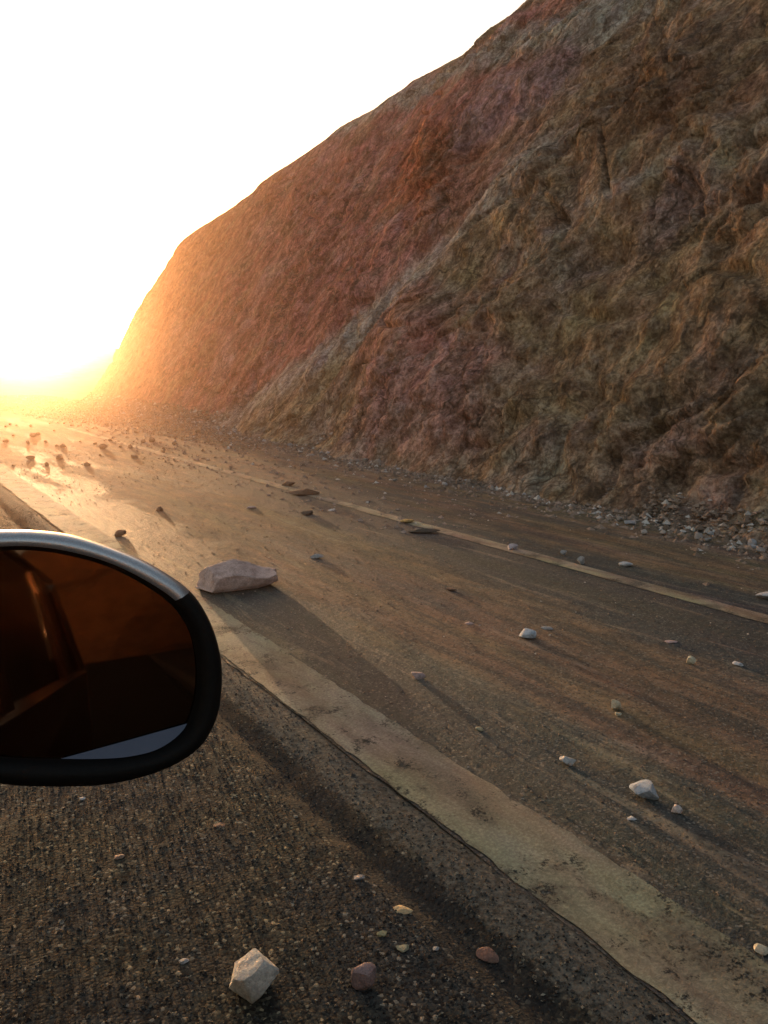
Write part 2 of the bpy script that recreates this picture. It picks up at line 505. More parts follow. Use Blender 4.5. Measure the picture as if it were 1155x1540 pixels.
# the near spur stands forward of the red face; the gully between climbs towards the viewer
gl_z = np.interp(Yg, [8.0, 12.4, 13.0, 16.2, 20.8, 24], [6.2, 4.9, 3.8, 1.9, 0.0, -1.5])
dgl = (S - gl_z)                                             # above the gully = red face
spur = sstep(-0.7, 0.8, -dgl) * sstep(24, 18, Yg) * sstep(8.5, 12.5, Yg) + sstep(12.5, 8.5, Yg) * 0.7 * sstep(8.5, 5, S)
Xc = Xc - 0.26 * spur
Xc = Xc + 0.06 * np.exp(-((dgl - 0.35) / 0.4) ** 2) * sstep(7, 12, Yg) * sstep(26, 20, Yg)
# displacement
wy = Yg + 0.6 * vnoise(Yg * 0.5, S * 0.5, seed=50)
wz = S + 0.6 * vnoise(Yg * 0.5 + 9, S * 0.5, seed=51)
sh_ = wy + 0.35 * wz                                       # rills lean a little with height
near = sstep(30, 10, Yg)
rgh = sstep(-0.35, 0.45, vnoise(Yg * 0.35 + 3, S * 0.45, seed=66))
D = 0.42 * vnoise(wy * 0.32, wz * 0.36, seed=52) + 0.20 * vnoise(wy * 0.8, wz * 0.7, seed=67)
D += (0.03 + 0.08 * rgh) * ridged(sh_ * 0.8, wz * 0.40, o=4, seed=53)
D += (0.05 + 0.11 * rgh) * fbm(wy * 1.3, wz * 1.5, seed=54, o=6, rough=0.62)
led = ridged(wy * 0.55 - wz * 0.35, wz * 1.1 + wy * 0.3, o=4, seed=56)
D += 0.09 * led * sstep(-0.4, 0.5, vnoise(Yg * 0.25, S * 0.3, seed=57))
D += 0.014 * ridged(sh_ * 3.0, wz * 2.2, o=4, seed=58)
D -= 0.16 * sstep(0.28, 0.62, vnoise(wy * 1.6, wz * 2.6 + wy * .8, seed=68)) * rgh
cr_ = np.abs(vnoise(wy * 0.75 + 0.5 * wz, wz * 0.9 - 0.15 * wy, seed=75))
D -= 0.17 * sstep(0.10, 0.0, cr_) * sstep(-0.15, 0.25, vnoise(Yg * 0.4, S * 0.5, seed=76))
cr2 = np.abs(vnoise(wy * 1.9 + 0.9 * wz, wz * 2.3, seed=77))
D -= 0.07 * sstep(0.12, 0.0, cr2) * rgh
# a few deep cavities
for cy, cz, ry, rz, dp in ((9.34, 0.85, 0.16, 0.13, 0.35), (8.7, 0.62, .5, .05, .12), (8.2, 3.1, .28, .22, .2), (7.1, 2.55, .30, .12, .18), (6.0, 2.6, .35, .16, .28), (5.6, 3.0, .2, .12, .2),
                           (7.6, 2.2, .7, .07, .14), (6.6, 1.05, .12, .4, .12), (5.2, 0.8, .14, .3, .14), (5.9, .65, .5, .07, .12), (7.8, 1.2, .10, .5, .12)):
    q = ((wy - cy) / ry) ** 2 + ((wz - cz) / rz) ** 2
    D -= dp * np.exp(-q)
top = 0.15 + 0.85 * sstep(0.5, -1.6, S - C)
nrm = np.array([-K, 0, 1.0]); nrm /= np.linalg.norm(nrm)
D = D * (0.45 + 0.55 * near) * top * (0.3 + 0.7 * sstep(-0.3, 0.6, S))
P = np.stack([Xc + nrm[0] * D, Yg + 0.03 * vnoise(Yg * 2, S * 2, seed=59), Zc + nrm[2] * D * 0.6], -1)
# macro colour of the earth
brown = np.array([0.39, 0.275, 0.185]); olive = np.array([0.34, 0.26, 0.155]); red = np.array([0.46, 0.19, 0.17])
pink = np.array([0.54, 0.29, 0.28]); rust = np.array([0.46, 0.13, 0.05]); purple = np.array([0.37, 0.25, 0.28])
pale = np.array([0.46, 0.40, 0.375]); dark = np.array([0.19, 0.12, 0.085]); grey = np.array([0.33, 0.30, 0.26])
c = np.broadcast_to(brown, Yg.shape + (3,)).copy()
def blend(mask, col):
    global c
    m = np.clip(mask, 0, 1)[..., None]
    c = c * (1 - m) + col * m
def blob(cy, cz, ry, rz, wob_=0.5, seed=0):
    n = wob_ * fbm(Yg * 0.7, S * 0.8, o=4, seed=200 + seed)
    return sstep(1.35, 0.55, np.sqrt(((Yg - cy) / ry) ** 2 + ((S - cz) / rz) ** 2) + n)
n1 = fbm(Yg * 0.45, S * 0.5, o=4, seed=90)
blend(sstep(0.1, 0.7, n1) * 0.7, olive)
blend(sstep(0.1, 0.7, fbm(Yg * 0.6, S * 0.6, o=4, seed=91)) * 0.6, grey)
blend(sstep(0.15, 0.7, fbm(Yg * 0.5, S * 0.5, o=4, seed=92)) * 0.5, purple)
redface = sstep(0.9, 1.6, crest[:, None] - S + sstep(18, 24, Yg) * 2) * sstep(-0.15, 0.35, dgl + 0.25 * fbm(Yg * 0.8, S * 0.8, seed=93)) * sstep(11.0, 15.5, Yg + 0.8 * n1)
blend(redface, red)
blend(redface * sstep(0.0, 0.6, fbm(Yg * 0.35, S * 0.5, seed=94)) * 0.8, pink)
blend(redface * sstep(0.05, 0.6, fbm(Yg * 0.5, S * 0.7, seed=95)) * 0.45, brown)
blend(redface * sstep(26, 34, Yg) * 0.4, np.array([0.36, 0.2, 0.11]))
blend(blob(16.3, 6.4, 2.4, 1.3, seed=1) * 0.65, rust)
blend(blob(15.2, 6.3, 1.2, 0.7, seed=2) * 0.5, dark)
blend(blob(13.8, 7.1, 2.0, 0.9, seed=3) * 0.8, purple)
blend(blob(11.0, 1.1, 2.4, 1.1, seed=4) * 0.75, pink)
blend(blob(12.8, 2.2, 1.6, 0.9, seed=14) * 0.6, red)
blend(blob(9.2, 6.0, 1.6, 0.9, seed=5) * 0.6, dark)
blend(blob(8.0, 5.3, 1.6, .6, seed=15) * 0.6, np.array([0.2, 0.11, 0.07]))
blend(blob(7.6, 1.6, 2.2, 1.0, seed=6) * 0.5, olive)
blend(blob(5.0, 1.9, 1.2, 0.9, seed=7) * 0.4, olive)
# pale streaks washed down the gully and below the crest
pw = np.abs(dgl + 0.15 + 0.12 * fbm(Yg * 1.2, S * 1.2, seed=96))
blend(sstep(0.95, 0.25, pw) * sstep(9.8, 12.2, Yg) * sstep(24, 21, Yg) * 0.95, pale)
pz = np.interp(Yg, [8, 11, 13.2, 16, 21, 27], [7.7, 8.0, 8.25, 8.8, 9.5, 9.9])
blend(sstep(0.75, 0.1, np.abs(S - pz - 0.2 + 0.35 * fbm(Yg * 0.9, S, seed=97))) * 0.75, np.array([0.44, 0.47, 0.45]))
blend(sstep(0.9, 0.2, np.abs(S - crest[:, None] + 0.4)) * 0.45 * sstep(-.2, .3, fbm(Yg * .8, S, seed=111)), np.array([0.22, 0.25, 0.15]))
pz2 = np.interp(Yg, [6, 7.5, 9, 10.2], [4.6, 4.3, 3.85, 3.3])
blend(sstep(0.22, 0.04, np.abs(S - pz2 + 0.15 * fbm(Yg * 1.5, S, seed=98))) * sstep(5.5, 7.5, Yg) * sstep(11, 10, Yg) * 0.5, pale)
blend(sstep(0.5, 0.0, S) * sstep(0.0, 0.4, fbm(Yg * 1.5, S * 2, seed=99) + 0.3) * 0.6, grey)
blend(sstep(0.2, 0.7, fbm(Yg * 3.0 + S, S * 2.2, o=5, seed=110, rough=.7)) * 0.35, pale * 0.8)
blend(sstep(0.35, 0.9, fbm(Yg * 2.2, S * 0.9, o=4, seed=101)) * 0.45, dark)
cliff = grid_obj('cliff', P, cliff_mat(), col=c, flip=False)
tag(cliff, 'tall steep red and brown earth cut rising beside the road', kind='structure')

# ------------------------------------------------------------------ land behind the viewpoint (seen in the mirror) and far off
def hill(name, cx, cy, rx, ry, h, seed, label, mat, n=60):
    u = np.linspace(-1, 1, n)
    U, V = np.meshgrid(u, u, indexing='ij')
    r = np.sqrt(U ** 2 + V ** 2)
    Z = h * np.clip(1 - r ** 2, -0.02, 1) ** 1.2 if False else h * sstep(1.0, 0.0, r)
    Z = Z * (1 + 0.35 * fbm(U * 3, V * 3, o=4, seed=seed)) - 0.35
    o = grid_obj(name, np.stack([cx + U * rx, cy + V * ry, Z], -1), mat)
    tag(o, label, kind='structure')
    return o
M_hill = earth_mat('hill_earth', (0.26, 0.15, 0.08), (0.40, 0.24, 0.13))
hill('hill_behind', 20, -95, 90, 50, 34, 300, 'sunlit earth hill behind the viewpoint', M_hill)
hill('distant_rise', 34, 190, 60, 60, 7, 301, 'low distant rise beyond the end of the cliff', M_hill)

# ------------------------------------------------------------------ rocks
def rock_mesh(name, sx, sy, sz, seed, mat, cuts=11, sub=3, rough=0.06, shape=None):
    rnd = random.Random(seed)
    bm = bmesh.new()
    bmesh.ops.create_icosphere(bm, subdivisions=sub, radius=1.0)
    planes = []
    for _ in range(cuts + 4):
        v = Vector((rnd.gauss(0, 1), rnd.gauss(0, 1), rnd.gauss(0, 1))).normalized()
        planes.append((v, rnd.uniform(0.46, 0.78)))
    off = Vector((seed * 3.1, seed * 1.7, seed * 0.9))
    for v in bm.verts:
        p = v.co.copy()
        for n, d in planes:
            q = p.dot(n)
            if q > d: p -= n * (q - d) * 0.94
        if shape: p = shape(p)
        p *= 1 + rough * mnoise.noise(p * 2.3 + off) + rough * 0.6 * mnoise.noise(p * 6 + off)
        v.co = Vector((p.x * sx, p.y * sy, p.z * sz))
    zmin = min(v.co.z for v in bm.verts)
    for v in bm.verts: v.co.z -= zmin + sz * 0.10
    me = bpy.data.meshes.new(name)
    bm.to_mesh(me); bm.free()
    me.materials.append(mat)
    try:
        me.polygons.foreach_set('use_smooth', [True] * len(me.polygons))
        me.set_sharp_from_angle(angle=R(24))
    except Exception:
        me.polygons.foreach_set('use_smooth', [False] * len(me.polygons))
    return me

def surface_z(x, y):
    return shoulder_z(x, y) if x < 1.53 else float(road_z(x, y))

def rock(px, py, wpx, hpx, seed, col, label, name='rock', cat='rock', stain=(0.25, 0.17, 0.11), depth=0.8, rz=None, group=None, cuts=11, tilt=0.0, sub=3, shape=None):
    """px,py: foot of the rock in the photo; wpx,hpx: its size there"""
    g = ground(px, py)
    d = (g - Vector((0, 0, CAM_H))).length
    fac = d / 1208 * 1.0
    cosv = ray(px, py).normalized().dot(ray(577, 770).normalized())
    wv = wpx * fac * cosv / 2 * 1.18
    elev = math.asin(CAM_H / d)
    hv = max(hpx * fac * cosv / 2 * 1.05, 0.006)
    sz = max(hv * 0.55, (hv - wv * depth * math.sin(elev) * 0.6) / math.cos(elev)) * 1.0
    me = rock_mesh(name, wv, wv * depth, sz, seed, rock_mat(col, stain), cuts, sub, shape=shape)
    o = bpy.data.objects.new(name, me)
    az = math.atan2(g.x, g.y)
    back = wv * depth * 0.7
    x = g.x + math.sin(az) * back; y = g.y + math.cos(az) * back
    o.location = (x, y, surface_z(x, y) - 0.002)
    o.rotation_euler = (0, tilt, -az if rz is None else -az + rz)
    COL.objects.link(o)
    tag(o, label, cat, group)
    return o

WH = (0.50, 0.49, 0.50); BL = (0.42, 0.45, 0.50); PK = (0.46, 0.34, 0.33); YL = (0.52, 0.46, 0.34); BR = (0.20, 0.12, 0.08); DK = (0.09, 0.07, 0.055); GR = (0.33, 0.32, 0.32)
def slab(p):
    x = math.copysign(min(1.0, abs(p.x) * 1.25) ** 0.7, p.x)
    hump = 1.45 - 0.62 * float(sstep(-0.45, 0.75, x))
    return Vector((x, p.y * 1.3, (p.z * hump if p.z > 0 else p.z * 0.35) + 0.16 * math.sin(5 * x + 1) * max(p.z, 0)))
rock(354, 888, 106, 78, 91, (0.56, 0.40, 0.36), 'large flat pinkish slab of rock lying in the road just beyond the mirror', depth=0.55, stain=(0.34, 0.2, 0.17), cuts=12, rz=0.05, sub=5, shape=slab)
rock(967, 1205, 50, 42, 6, BL, 'rounded bluish white rock, biggest in the right half of the road', cuts=14, stain=(0.36, 0.37, 0.4))
rock(1018, 1223, 20, 20, 13, (0.55, 0.47, 0.45), 'small pinkish white stone just right of the rounded bluish white rock')
rock(853, 1150, 26, 22, 14, (0.44, 0.42, 0.41), 'small grey white stone up and left of the rounded bluish white rock')
rock(924, 1068, 20, 24, 15, YL, 'small upright yellowish stone on its own mid right of the road', tilt=0.4)
rock(929, 1076, 12, 8, 16, YL, 'tiny cream chip touching the foot of the upright yellowish stone', name='stone_chip', cat='stone')
rock(795, 960, 28, 22, 17, BL, 'bluish grey pointed stone in the middle of the lane', cuts=8)
rock(822, 946, 22, 8, 44, GR, 'thin grey flake just behind the bluish grey pointed stone', name='stone_chip', cat='stone')
rock(628, 1020, 22, 18, 18, PK, 'small pink stone near the wide pale line right of the mirror')
rock(1039, 998, 16, 18, 19, YL, 'cream pebble left of its white neighbour below the thin line at the right', name='pebble', cat='stone')
rock(1111, 1000, 16, 12, 20, WH, 'white pebble right of its cream neighbour below the thin line at the right', name='pebble', cat='stone')
rock(1151, 902, 30, 18, 21, WH, 'whitish rock cut by the right edge beside the thin line')
rock(941, 852, 18, 14, 22, WH, 'pale stone beyond the thin line, rightmost of the three gathered there')
rock(873, 848, 14, 16, 23, GR, 'grey stone beyond the thin line, middle of the three gathered there')
rock(847, 834, 12, 12, 45, GR, 'grey stone beyond the thin line, leftmost of the three gathered there', name='pebble', cat='stone')
rock(770, 827, 20, 12, 24, (0.45, 0.38, 0.4), 'low pale stone touching the far side of the thin line mid picture')
rock(456, 745, 46, 18, 25, BR, 'dark red brown clod sitting on the far line left of the picture centre', name='clod', cat='clod', depth=0.5, stain=(0.14, 0.08, 0.05))
rock(434, 731, 20, 14, 26, BR, 'small red brown clod just left of the larger dark clod on the line', name='clod', cat='clod', stain=(0.14, 0.08, 0.05))
rock(461, 774, 22, 10, 27, DK, 'flat dark lump in the lane just below the red brown clod', name='clod', cat='clod', stain=(0.07, 0.05, 0.04))
rock(478, 840, 22, 10, 28, GR, 'small pale grey stone alone in the lane right of the big slab')
rock(638, 802, 54, 12, 29, DK, 'long low dark shape against the near side of the thin line', name='clod', cat='clod', depth=0.3, stain=(0.05, 0.04, 0.03))  # flat dark form laid along a dark mark at the line
rock(611, 786, 20, 9, 30, (0.42, 0.27, 0.10), 'small orange tan clod just above the long dark shape', name='clod', cat='clod')
rock(678, 889, 14, 10, 31, BR, 'tiny dark brown clod in mid lane above the bare patch', name='clod', cat='clod')
rock(705, 938, 16, 6, 46, PK, 'thin pinkish flake in mid lane left of the bluish grey stone', name='stone_chip', cat='stone')
rock(1145, 1432, 34, 14, 32, YL, 'flat cream stone on the road at the lower right edge')
rock(378, 1500, 68, 84, 61, (0.62, 0.58, 0.52), 'big upright cream and grey rock on the gravel at the bottom', cuts=9, stain=(0.33, 0.35, 0.37), depth=0.75, tilt=0.0, sub=4, shape=lambda p: Vector((p.x * 1.2 * (1.0 - 0.22 * p.z), p.y * 1.2, max(p.z, -0.6) * 1.15)))
rock(546, 1488, 44, 44, 36, (0.34, 0.23, 0.22), 'dull pink pointed stone on the gravel at the bottom right of the big cream rock', cuts=7)
rock(604, 1371, 34, 12, 35, (0.50, 0.38, 0.22), 'flat tan stone chip, largest of those on the gravel beside the dark groove', name='stone_chip', cat='stone')
rock(574, 1406, 18, 12, 36, (0.42, 0.36, 0.20), 'small olive yellow chip below left of the flat tan chip', name='stone_chip', cat='stone')
rock(606, 1430, 24, 14, 37, (0.36, 0.33, 0.22), 'dull greenish tan chip straight below the flat tan chip', name='stone_chip', cat='stone')
rock(655, 1425, 12, 8, 47, GR, 'tiny grey chip right of the dull greenish tan chip', name='stone_chip', cat='stone')
rock(735, 1432, 34, 24, 38, (0.24, 0.13, 0.10), 'dark reddish stone on the gravel beside the dark groove', cuts=8)
rock(180, 1288, 18, 10, 39, (0.36, 0.24, 0.18), 'small tan chip on the gravel below the mirror', name='stone_chip', cat='stone')
rock(123, 1200, 10, 7, 40, WH, 'tiny white pebble right under the lower edge of the mirror', name='pebble', cat='stone')
rock(276, 1447, 16, 10, 41, GR, 'small grey pebble left of the big cream rock', name='pebble', cat='stone')
rock(330, 1240, 20, 8, 42, (0.2, 0.12, 0.09), 'small dark red chip on the gravel right below the mirror', name='stone_chip', cat='stone')
rock(540, 1320, 20, 10, 48, (0.28, 0.26, 0.26), 'small grey chip on the gravel above the flat tan chip', name='stone_chip', cat='stone')
rock(720, 1098, 14, 9, 49, (0.36, 0.33, 0.22), 'small greenish pebble mid road left of the grey white stone', name='pebble', cat='stone')
rock(950, 1232, 16, 8, 50, WH, 'tiny pale flake below left of the rounded bluish white rock', name='stone_chip', cat='stone')
rock(1010, 966, 18, 7, 51, PK, 'thin pinkish flake above the cream pebble near the right edge', name='stone_chip', cat='stone')
rock(240, 768, 12, 9, 52, BR, 'tiny brown clod far up the lane above the mirror', name='clod', cat='clod')
rock(378, 764, 18, 7, 53, PK, 'thin pale flake in the lane left of the flat dark lump', name='stone_chip', cat='stone')
rock(180, 806, 18, 14, 54, BR, 'brown clod in the lane just above the mirror rim', name='clod', cat='clod')

# clods scattered over the far, sunlit end of the road
rnd = random.Random(5)
proto = [rock_mesh('clod', 1, 0.8, 0.75, 400 + k, rock_mat((0.40, 0.27, 0.18), (0.24, 0.15, 0.1)), sub=2) for k in range(4)]
far = [(202, 688), (196, 674), (165, 663), (143, 668), (121, 664), (95, 672), (68, 665), (45, 690), (20, 700), (46, 640), (82, 648), (8, 665), (60, 628), (132, 700), (25, 640), (160, 640),
       (108, 640), (186, 652), (230, 664), (262, 668), (20, 655), (90, 690), (150, 685), (70, 700)]
far += [(rnd.uniform(5, 330), 0) for _ in range(26)]
far = [(a, b or rnd.uniform(626, 668) + a * 0.05) for a, b in far]
for k, (px, py) in enumerate(far):
    g = ground(px, py)
    o = bpy.data.objects.new('clod', proto[k % 4])
    s = rnd.uniform(0.03, 0.085)
    o.location = (g.x, g.y, float(road_z(g.x, g.y)) - 0.01)
    o.scale = (s * rnd.uniform(0.8, 1.3), s, s * rnd.uniform(0.8, 1.2))
    o.rotation_euler = (0, 0, rnd.uniform(0, 6.28))
    COL.objects.link(o)
    tag(o, 'dark clod lying on the far sunlit end of the road', 'clod', 'clods scattered over the far sunlit end of the road')

# pale stones one can pick out in the rubble strip at the foot of the cliff
proto = [rock_mesh('rubble_stone', 1, 0.85, 0.75, 500 + k, rock_mat([(0.44, 0.44, 0.47), (0.46, 0.40, 0.37), (0.32, 0.31, 0.31)][k % 3]), sub=2) for k in range(6)]
for k in range(110):
    y = 3.6 + 22 * (rnd.random() ** 1.25)
    x = float(xbase(y)) - 0.12 - abs(rnd.gauss(0, 0.42)) - (0.2 if 7 < y < 13 else 0)
    o = bpy.data.objects.new('rubble_stone', proto[k % 6])
    s = rnd.choice((0.02, 0.026, 0.034, 0.05)) * rnd.uniform(0.8, 1.2) * (1 + y * 0.035)
    o.location = (x, y, float(road_z(x, y)) + 0.0)
    o.scale = (s * rnd.uniform(0.8, 1.3), s, s * rnd.uniform(0.7, 1.1))
    o.rotation_euler = (0, 0, rnd.uniform(0, 6.28))
    COL.objects.link(o)
    tag(o, 'pale stone in the strip of rubble along the foot of the cliff', 'stone', 'pale stones in the rubble strip at the foot of the cliff')

# fine loose stuff nobody could count
def debris(name, pts, mat, seed, label):
    """pts: x, y, z, size"""
    rnd = np.random.RandomState(seed)
    base = np.array([(1, 0, 0), (-1, 0, 0), (0, 1, 0), (0, -1, 0), (0, 0, 1), (0, 0, -1)], float)
    fc = np.array([(0, 2, 4), (2, 1, 4), (1, 3, 4), (3, 0, 4), (2, 0, 5), (1, 2, 5), (3, 1, 5), (0, 3, 5)])
    n = len(pts)
    V = base[None] * rnd.uniform(0.55, 1.25, (n, 6, 1)) + rnd.uniform(-0.25, 0.25, (n, 6, 3))
    a = rnd.uniform(0, 6.28, n); ca, sa = np.cos(a), np.sin(a)
    V = np.stack([V[..., 0] * ca[:, None] - V[..., 1] * sa[:, None], V[..., 0] * sa[:, None] + V[..., 1] * ca[:, None], V[..., 2] * 0.7], -1)
    V = V * pts[:, None, 3:4] + pts[:, None, :3]
    F = (fc[None] + (np.arange(n) * 6)[:, None, None]).reshape(-1, 3)
    o = mesh_obj(name, V.reshape(-1, 3).tolist(), F.tolist(), mat)
    tag(o, label, kind='stuff')
    return o
def var_mat(name, a, b_, c_):
    t = NT(name)
    gi = t.n('ShaderNodeNewGeometry')
    r = gi.outputs['Random Per Island']
    f = t.noise(t.coord(), 60, 4, 0.7)
    c = t.mix(t.rng(r, 0.0, 0.7), a, b_)
    c = t.mix(t.rng(r, 0.86, 0.97), c, c_)
    c = t.mix(t.rng(f, 0.4, 0.6), t.mix(1.0, c, (0.7, 0.7, 0.7), 'MULTIPLY'), c)
    t.l(c, t.b.inputs['Base Color'])
    t.b.inputs['Roughness'].default_value = 0.9
    t.b.inputs['Specular IOR Level'].default_value = 0.2
    return t.m
rs = np.random.RandomState(3)
# rubble at the foot
n = 18000
y = 3.0 + 42 * rs.rand(n) ** 1.05
x = xbase(y) - 0.15 - np.abs(rs.normal(0, 0.42, n)) + 0.15 * rs.rand(n) * (1 + 0.05 * np.maximum(0, y - 12))
pts = np.stack([x, y, np.where(x > xbase(y) - .45, 0.01 + np.maximum(0, x - xbase(y) + 0.30) * 0.9, road_z(x, y)), (0.007 + 0.04 * rs.rand(n) ** 2.5) * (1 + y * 0.04)], -1)
debris('rubble', pts, var_mat('rubble', (0.15, 0.11, 0.085), (0.27, 0.20, 0.16), (0.48, 0.44, 0.41)), 1, 'strip of broken stones and dirt along the foot of the cliff')
# thin scatter between the foot and the line
n = 5000
y = 6 + 24 * rs.rand(n)
x = xbase(y) - 0.2 - rs.rand(n) ** 1.4 * (2.6 + 0.05 * y)
pts = np.stack([x, y, road_z(x, y), (0.006 + 0.03 * rs.rand(n) ** 3) * (1 + y * 0.02)], -1)
debris('scattered_stones', pts, var_mat('scattered_stones', (0.20, 0.14, 0.11), (0.36, 0.27, 0.23), (0.55, 0.5, 0.48)), 7, 'thin scatter of crumbled stone between the cliff foot and the road line')
# slide debris across the far road
n = 14000
y = 14 + 38 * rs.rand(n) ** 0.9
u = rs.rand(n)
x = xbase(np.minimum(y, 41)) - 0.2 - (u ** 1.7) * (1.2 + 0.16 * np.maximum(0, y - 12))
pts = np.stack([x, y, road_z(x, y) + 0.0, rs.uniform(0.010, 0.036, n) * (1 + 0.8 * (1 - u))], -1)
debris('slide_debris', pts, var_mat('slide_debris', (0.17, 0.11, 0.07), (0.32, 0.2, 0.13), (0.45, 0.38, 0.32)), 2, 'crumbled earth and stones spilled across the far road')
# small grit on the lane
n = 3800
y = 0.9 + 16 * rs.rand(n) ** 1.5
x = rs.uniform(1.55, 6.3, n)
keep = vnoise(x * 1.2, y * 0.5, seed=12) > -0.15
x, y = x[keep], y[keep]
pts = np.stack([x, y, road_z(x, y) + 0.002, rs.uniform(0.002, 0.007, len(x)) * (1 + y * 0.06)], -1)
debris('grit', pts, var_mat('grit', (0.12, 0.09, 0.07), (0.25, 0.18, 0.13), (0.5, 0.45, 0.4)), 3, 'fine grit strewn over the asphalt lane')
# gravel of the shoulder
n = 42000
y = 0.8 + 9 * rs.rand(n) ** 1.8
x = rs.uniform(-0.1, 1.5, n) + 0.0 * y
zz = np.array([shoulder_z(a, b) for a, b in zip(x, y)])
pts = np.stack([x, y, zz + 0.001, (0.0018 + 0.0042 * rs.rand(n) ** 2) * (1 + (rs.rand(n) > 0.99) * 1.2)], -1)
debris('gravel', pts, var_mat('gravel', (0.013, 0.014, 0.015), (0.062, 0.061, 0.058), (0.30, 0.26, 0.20)), 4, 'coarse loose gravel covering the near shoulder')

# ------------------------------------------------------------------ the car: only its side mirror reaches into the picture
M_black = simple_mat('black_plastic', (0.006, 0.0055, 0.0055), 0.6, bump=0.15, bscale=300, spec=0.12)
M_silver = simple_mat('silver_paint', (0.34, 0.34, 0.36), 0.32, metal=0.75, coat=0.6, bscale=900)
M_body = simple_mat('dark_car_paint', (0.03, 0.012, 0.010), 0.3, coat=0.8, bscale=400)
M_rubber = simple_mat('tyre_rubber', (0.02, 0.02, 0.02), 0.85, bump=0.3)
M_rim = simple_mat('alloy', (0.5, 0.5, 0.52), 0.3, metal=0.9)
M_cabin = simple_mat('cabin_cloth', (0.05, 0.045, 0.04), 0.9, bump=0.3)
def glass_mat():
    t = NT('tinted_window')
    t.b.inputs['Base Color'].default_value = (0.02, 0.025, 0.025, 1)
    t.b.inputs['Roughness'].default_value = 0.03
    t.b.inputs['Alpha'].default_value = 0.55
    return t.m
M_glass = glass_mat()
def mirror_mat(name, col):
    t = NT(name)
    f = t.noise(t.coord(), 25, 5, 0.6)
    t.l(t.mix(t.rng(f, 0.35, 0.65), col, tuple(c * 0.9 for c in col)), t.b.inputs['Base Color'])
    t.b.inputs['Metallic'].default_value = 1.0
    t.b.inputs['Roughness'].default_value = 0.035
    return t.m
M_mirror = mirror_mat('bronze_tinted_mirror', (0.070, 0.036, 0.021))
M_facet = mirror_mat('sky_facet_mirror', (0.055, 0.055, 0.07))

CX = -0.17                    # the flank of the car
car = bpy.data.objects.new('car', None)
car.location = (CX - 0.9, -0.6, 0)
COL.objects.link(car)
tag(car, 'dark car whose oval black side mirror with bright silver top juts in at the left', 'car')
LOC = Vector(car.location)

def part(name, verts, faces, mat, parent=car, smooth=False):
    """verts in world space, parent is the car or one of its parts (both unrotated)"""
    off = LOC
    o = mesh_obj(name, [Vector(v) - off for v in verts], faces, mat, parent, smooth)
    return o

def loft(rings, closed=True, cap0=False, cap1=False):
    n = len(rings[0]); V = [p for r in rings for p in r]; F = []
    for i in range(len(rings) - 1):
        for j in range(n if closed else n - 1):
            a, b = i * n + j, i * n + (j + 1) % n
            F.append((a, b, b + n, a + n))
    if cap0: F.append(tuple(range(n))[::-1])
    if cap1: F.append(tuple(range((len(rings) - 1) * n, len(rings) * n)))
    return V, F

def box(x0, x1, y0, y1, z0, z1):
    V = [(x, y, z) for x in (x0, x1) for y in (y0, y1) for z in (z0, z1)]
    F = [(0, 1, 3, 2), (4, 6, 7, 5), (0, 4, 5, 1), (2, 3, 7, 6), (0, 2, 6, 4), (1, 5, 7, 3)]
    return V, F
# lower body: side profile with wheel arches, extruded with a tumblehome
YF, YR = 2.55, -2.35
def profile():
    pts = [(YR, 0.45), (YR - 0.08, 0.75), (YR, 1.18), (YF - 1.55, 1.14), (YF - 0.45, 1.04), (YF - 0.05, 0.85), (YF, 0.45)]
    def arch(cy):
        return [(cy + 0.42 * math.cos(a), 0.34 + 0.42 * math.sin(a)) for a in np.linspace(0.2, math.pi - 0.2, 11)]
    pts += [(YF - 0.1, 0.3)] + arch(YF - 0.85) + arch(YR + 0.80) + [(YR + 0.1, 0.3)]
    return pts
pr = profile()
rings = []
for fx, k in ((0.0, 0.96), (0.06, 1.0), (1.74, 1.0), (1.8, 0.96)):
    rings.append([Vector((CX - fx, 0.1 + (y - 0.1) * k, 0.72 + (z - 0.72) * (k if z > 0.72 else 1))) for y, z in pr])
V, F = loft(rings)
# side skins as strips from profile to belt (simple fan of quads between lower and upper outline)
for base in (0, 3 * len(pr)):
    n = len(pr)
    V.append(Vector((V[base].x + (0.03 if base == 0 else -0.03), 0.1, 0.86))); ci = len(V) - 1
    for j in range(n): F.append((base + j, base + (j + 1) % n, ci))
part('body', V, F, M_body)
# pillars, roof, windscreen and windows
def bar(a, b, w_, mat, name='pillar', parent=car):
    a, b = Vector(a), Vector(b)
    d = (b - a).normalized(); s = Vector((1, 0, 0)); t = d.cross(s).normalized()
    r = [[p + s * i * 0.025 + t * j * w_ for i, j in ((-1, -1), (1, -1), (1, 1), (-1, 1))] for p in (a, b)]
    V, F = loft(r, cap0=True, cap1=True)
    return part(name, V, F, mat, parent)
for sx in (CX - 0.05, CX - 1.75):
    inn = 0.12 if sx > -1 else -0.12
    bar((sx, 1.10, 1.12), (sx - inn, 0.42, 1.74), 0.04, M_body)
    bar((sx, -0.42, 1.14), (sx - inn, -0.42, 1.76), 0.05, M_body)
    bar((sx, -1.55, 1.16), (sx - inn, -1.50, 1.76), 0.05, M_body)
    bar((sx, -2.30, 1.16), (sx - inn, -2.05, 1.74), 0.09, M_body)
V, F = loft([[Vector((CX - 0.9 + 0.74 * math.sin(a) , yy, 1.765 + 0.07 * math.cos(a))) for a in np.linspace(-math.pi / 2, math.pi / 2, 11)] for yy in (0.40, -0.5, -1.4, -2.08)], closed=False)
ro = part('roof', V, F, M_body, smooth=True)
sm = ro.modifiers.new('thick', 'SOLIDIFY'); sm.thickness = 0.03
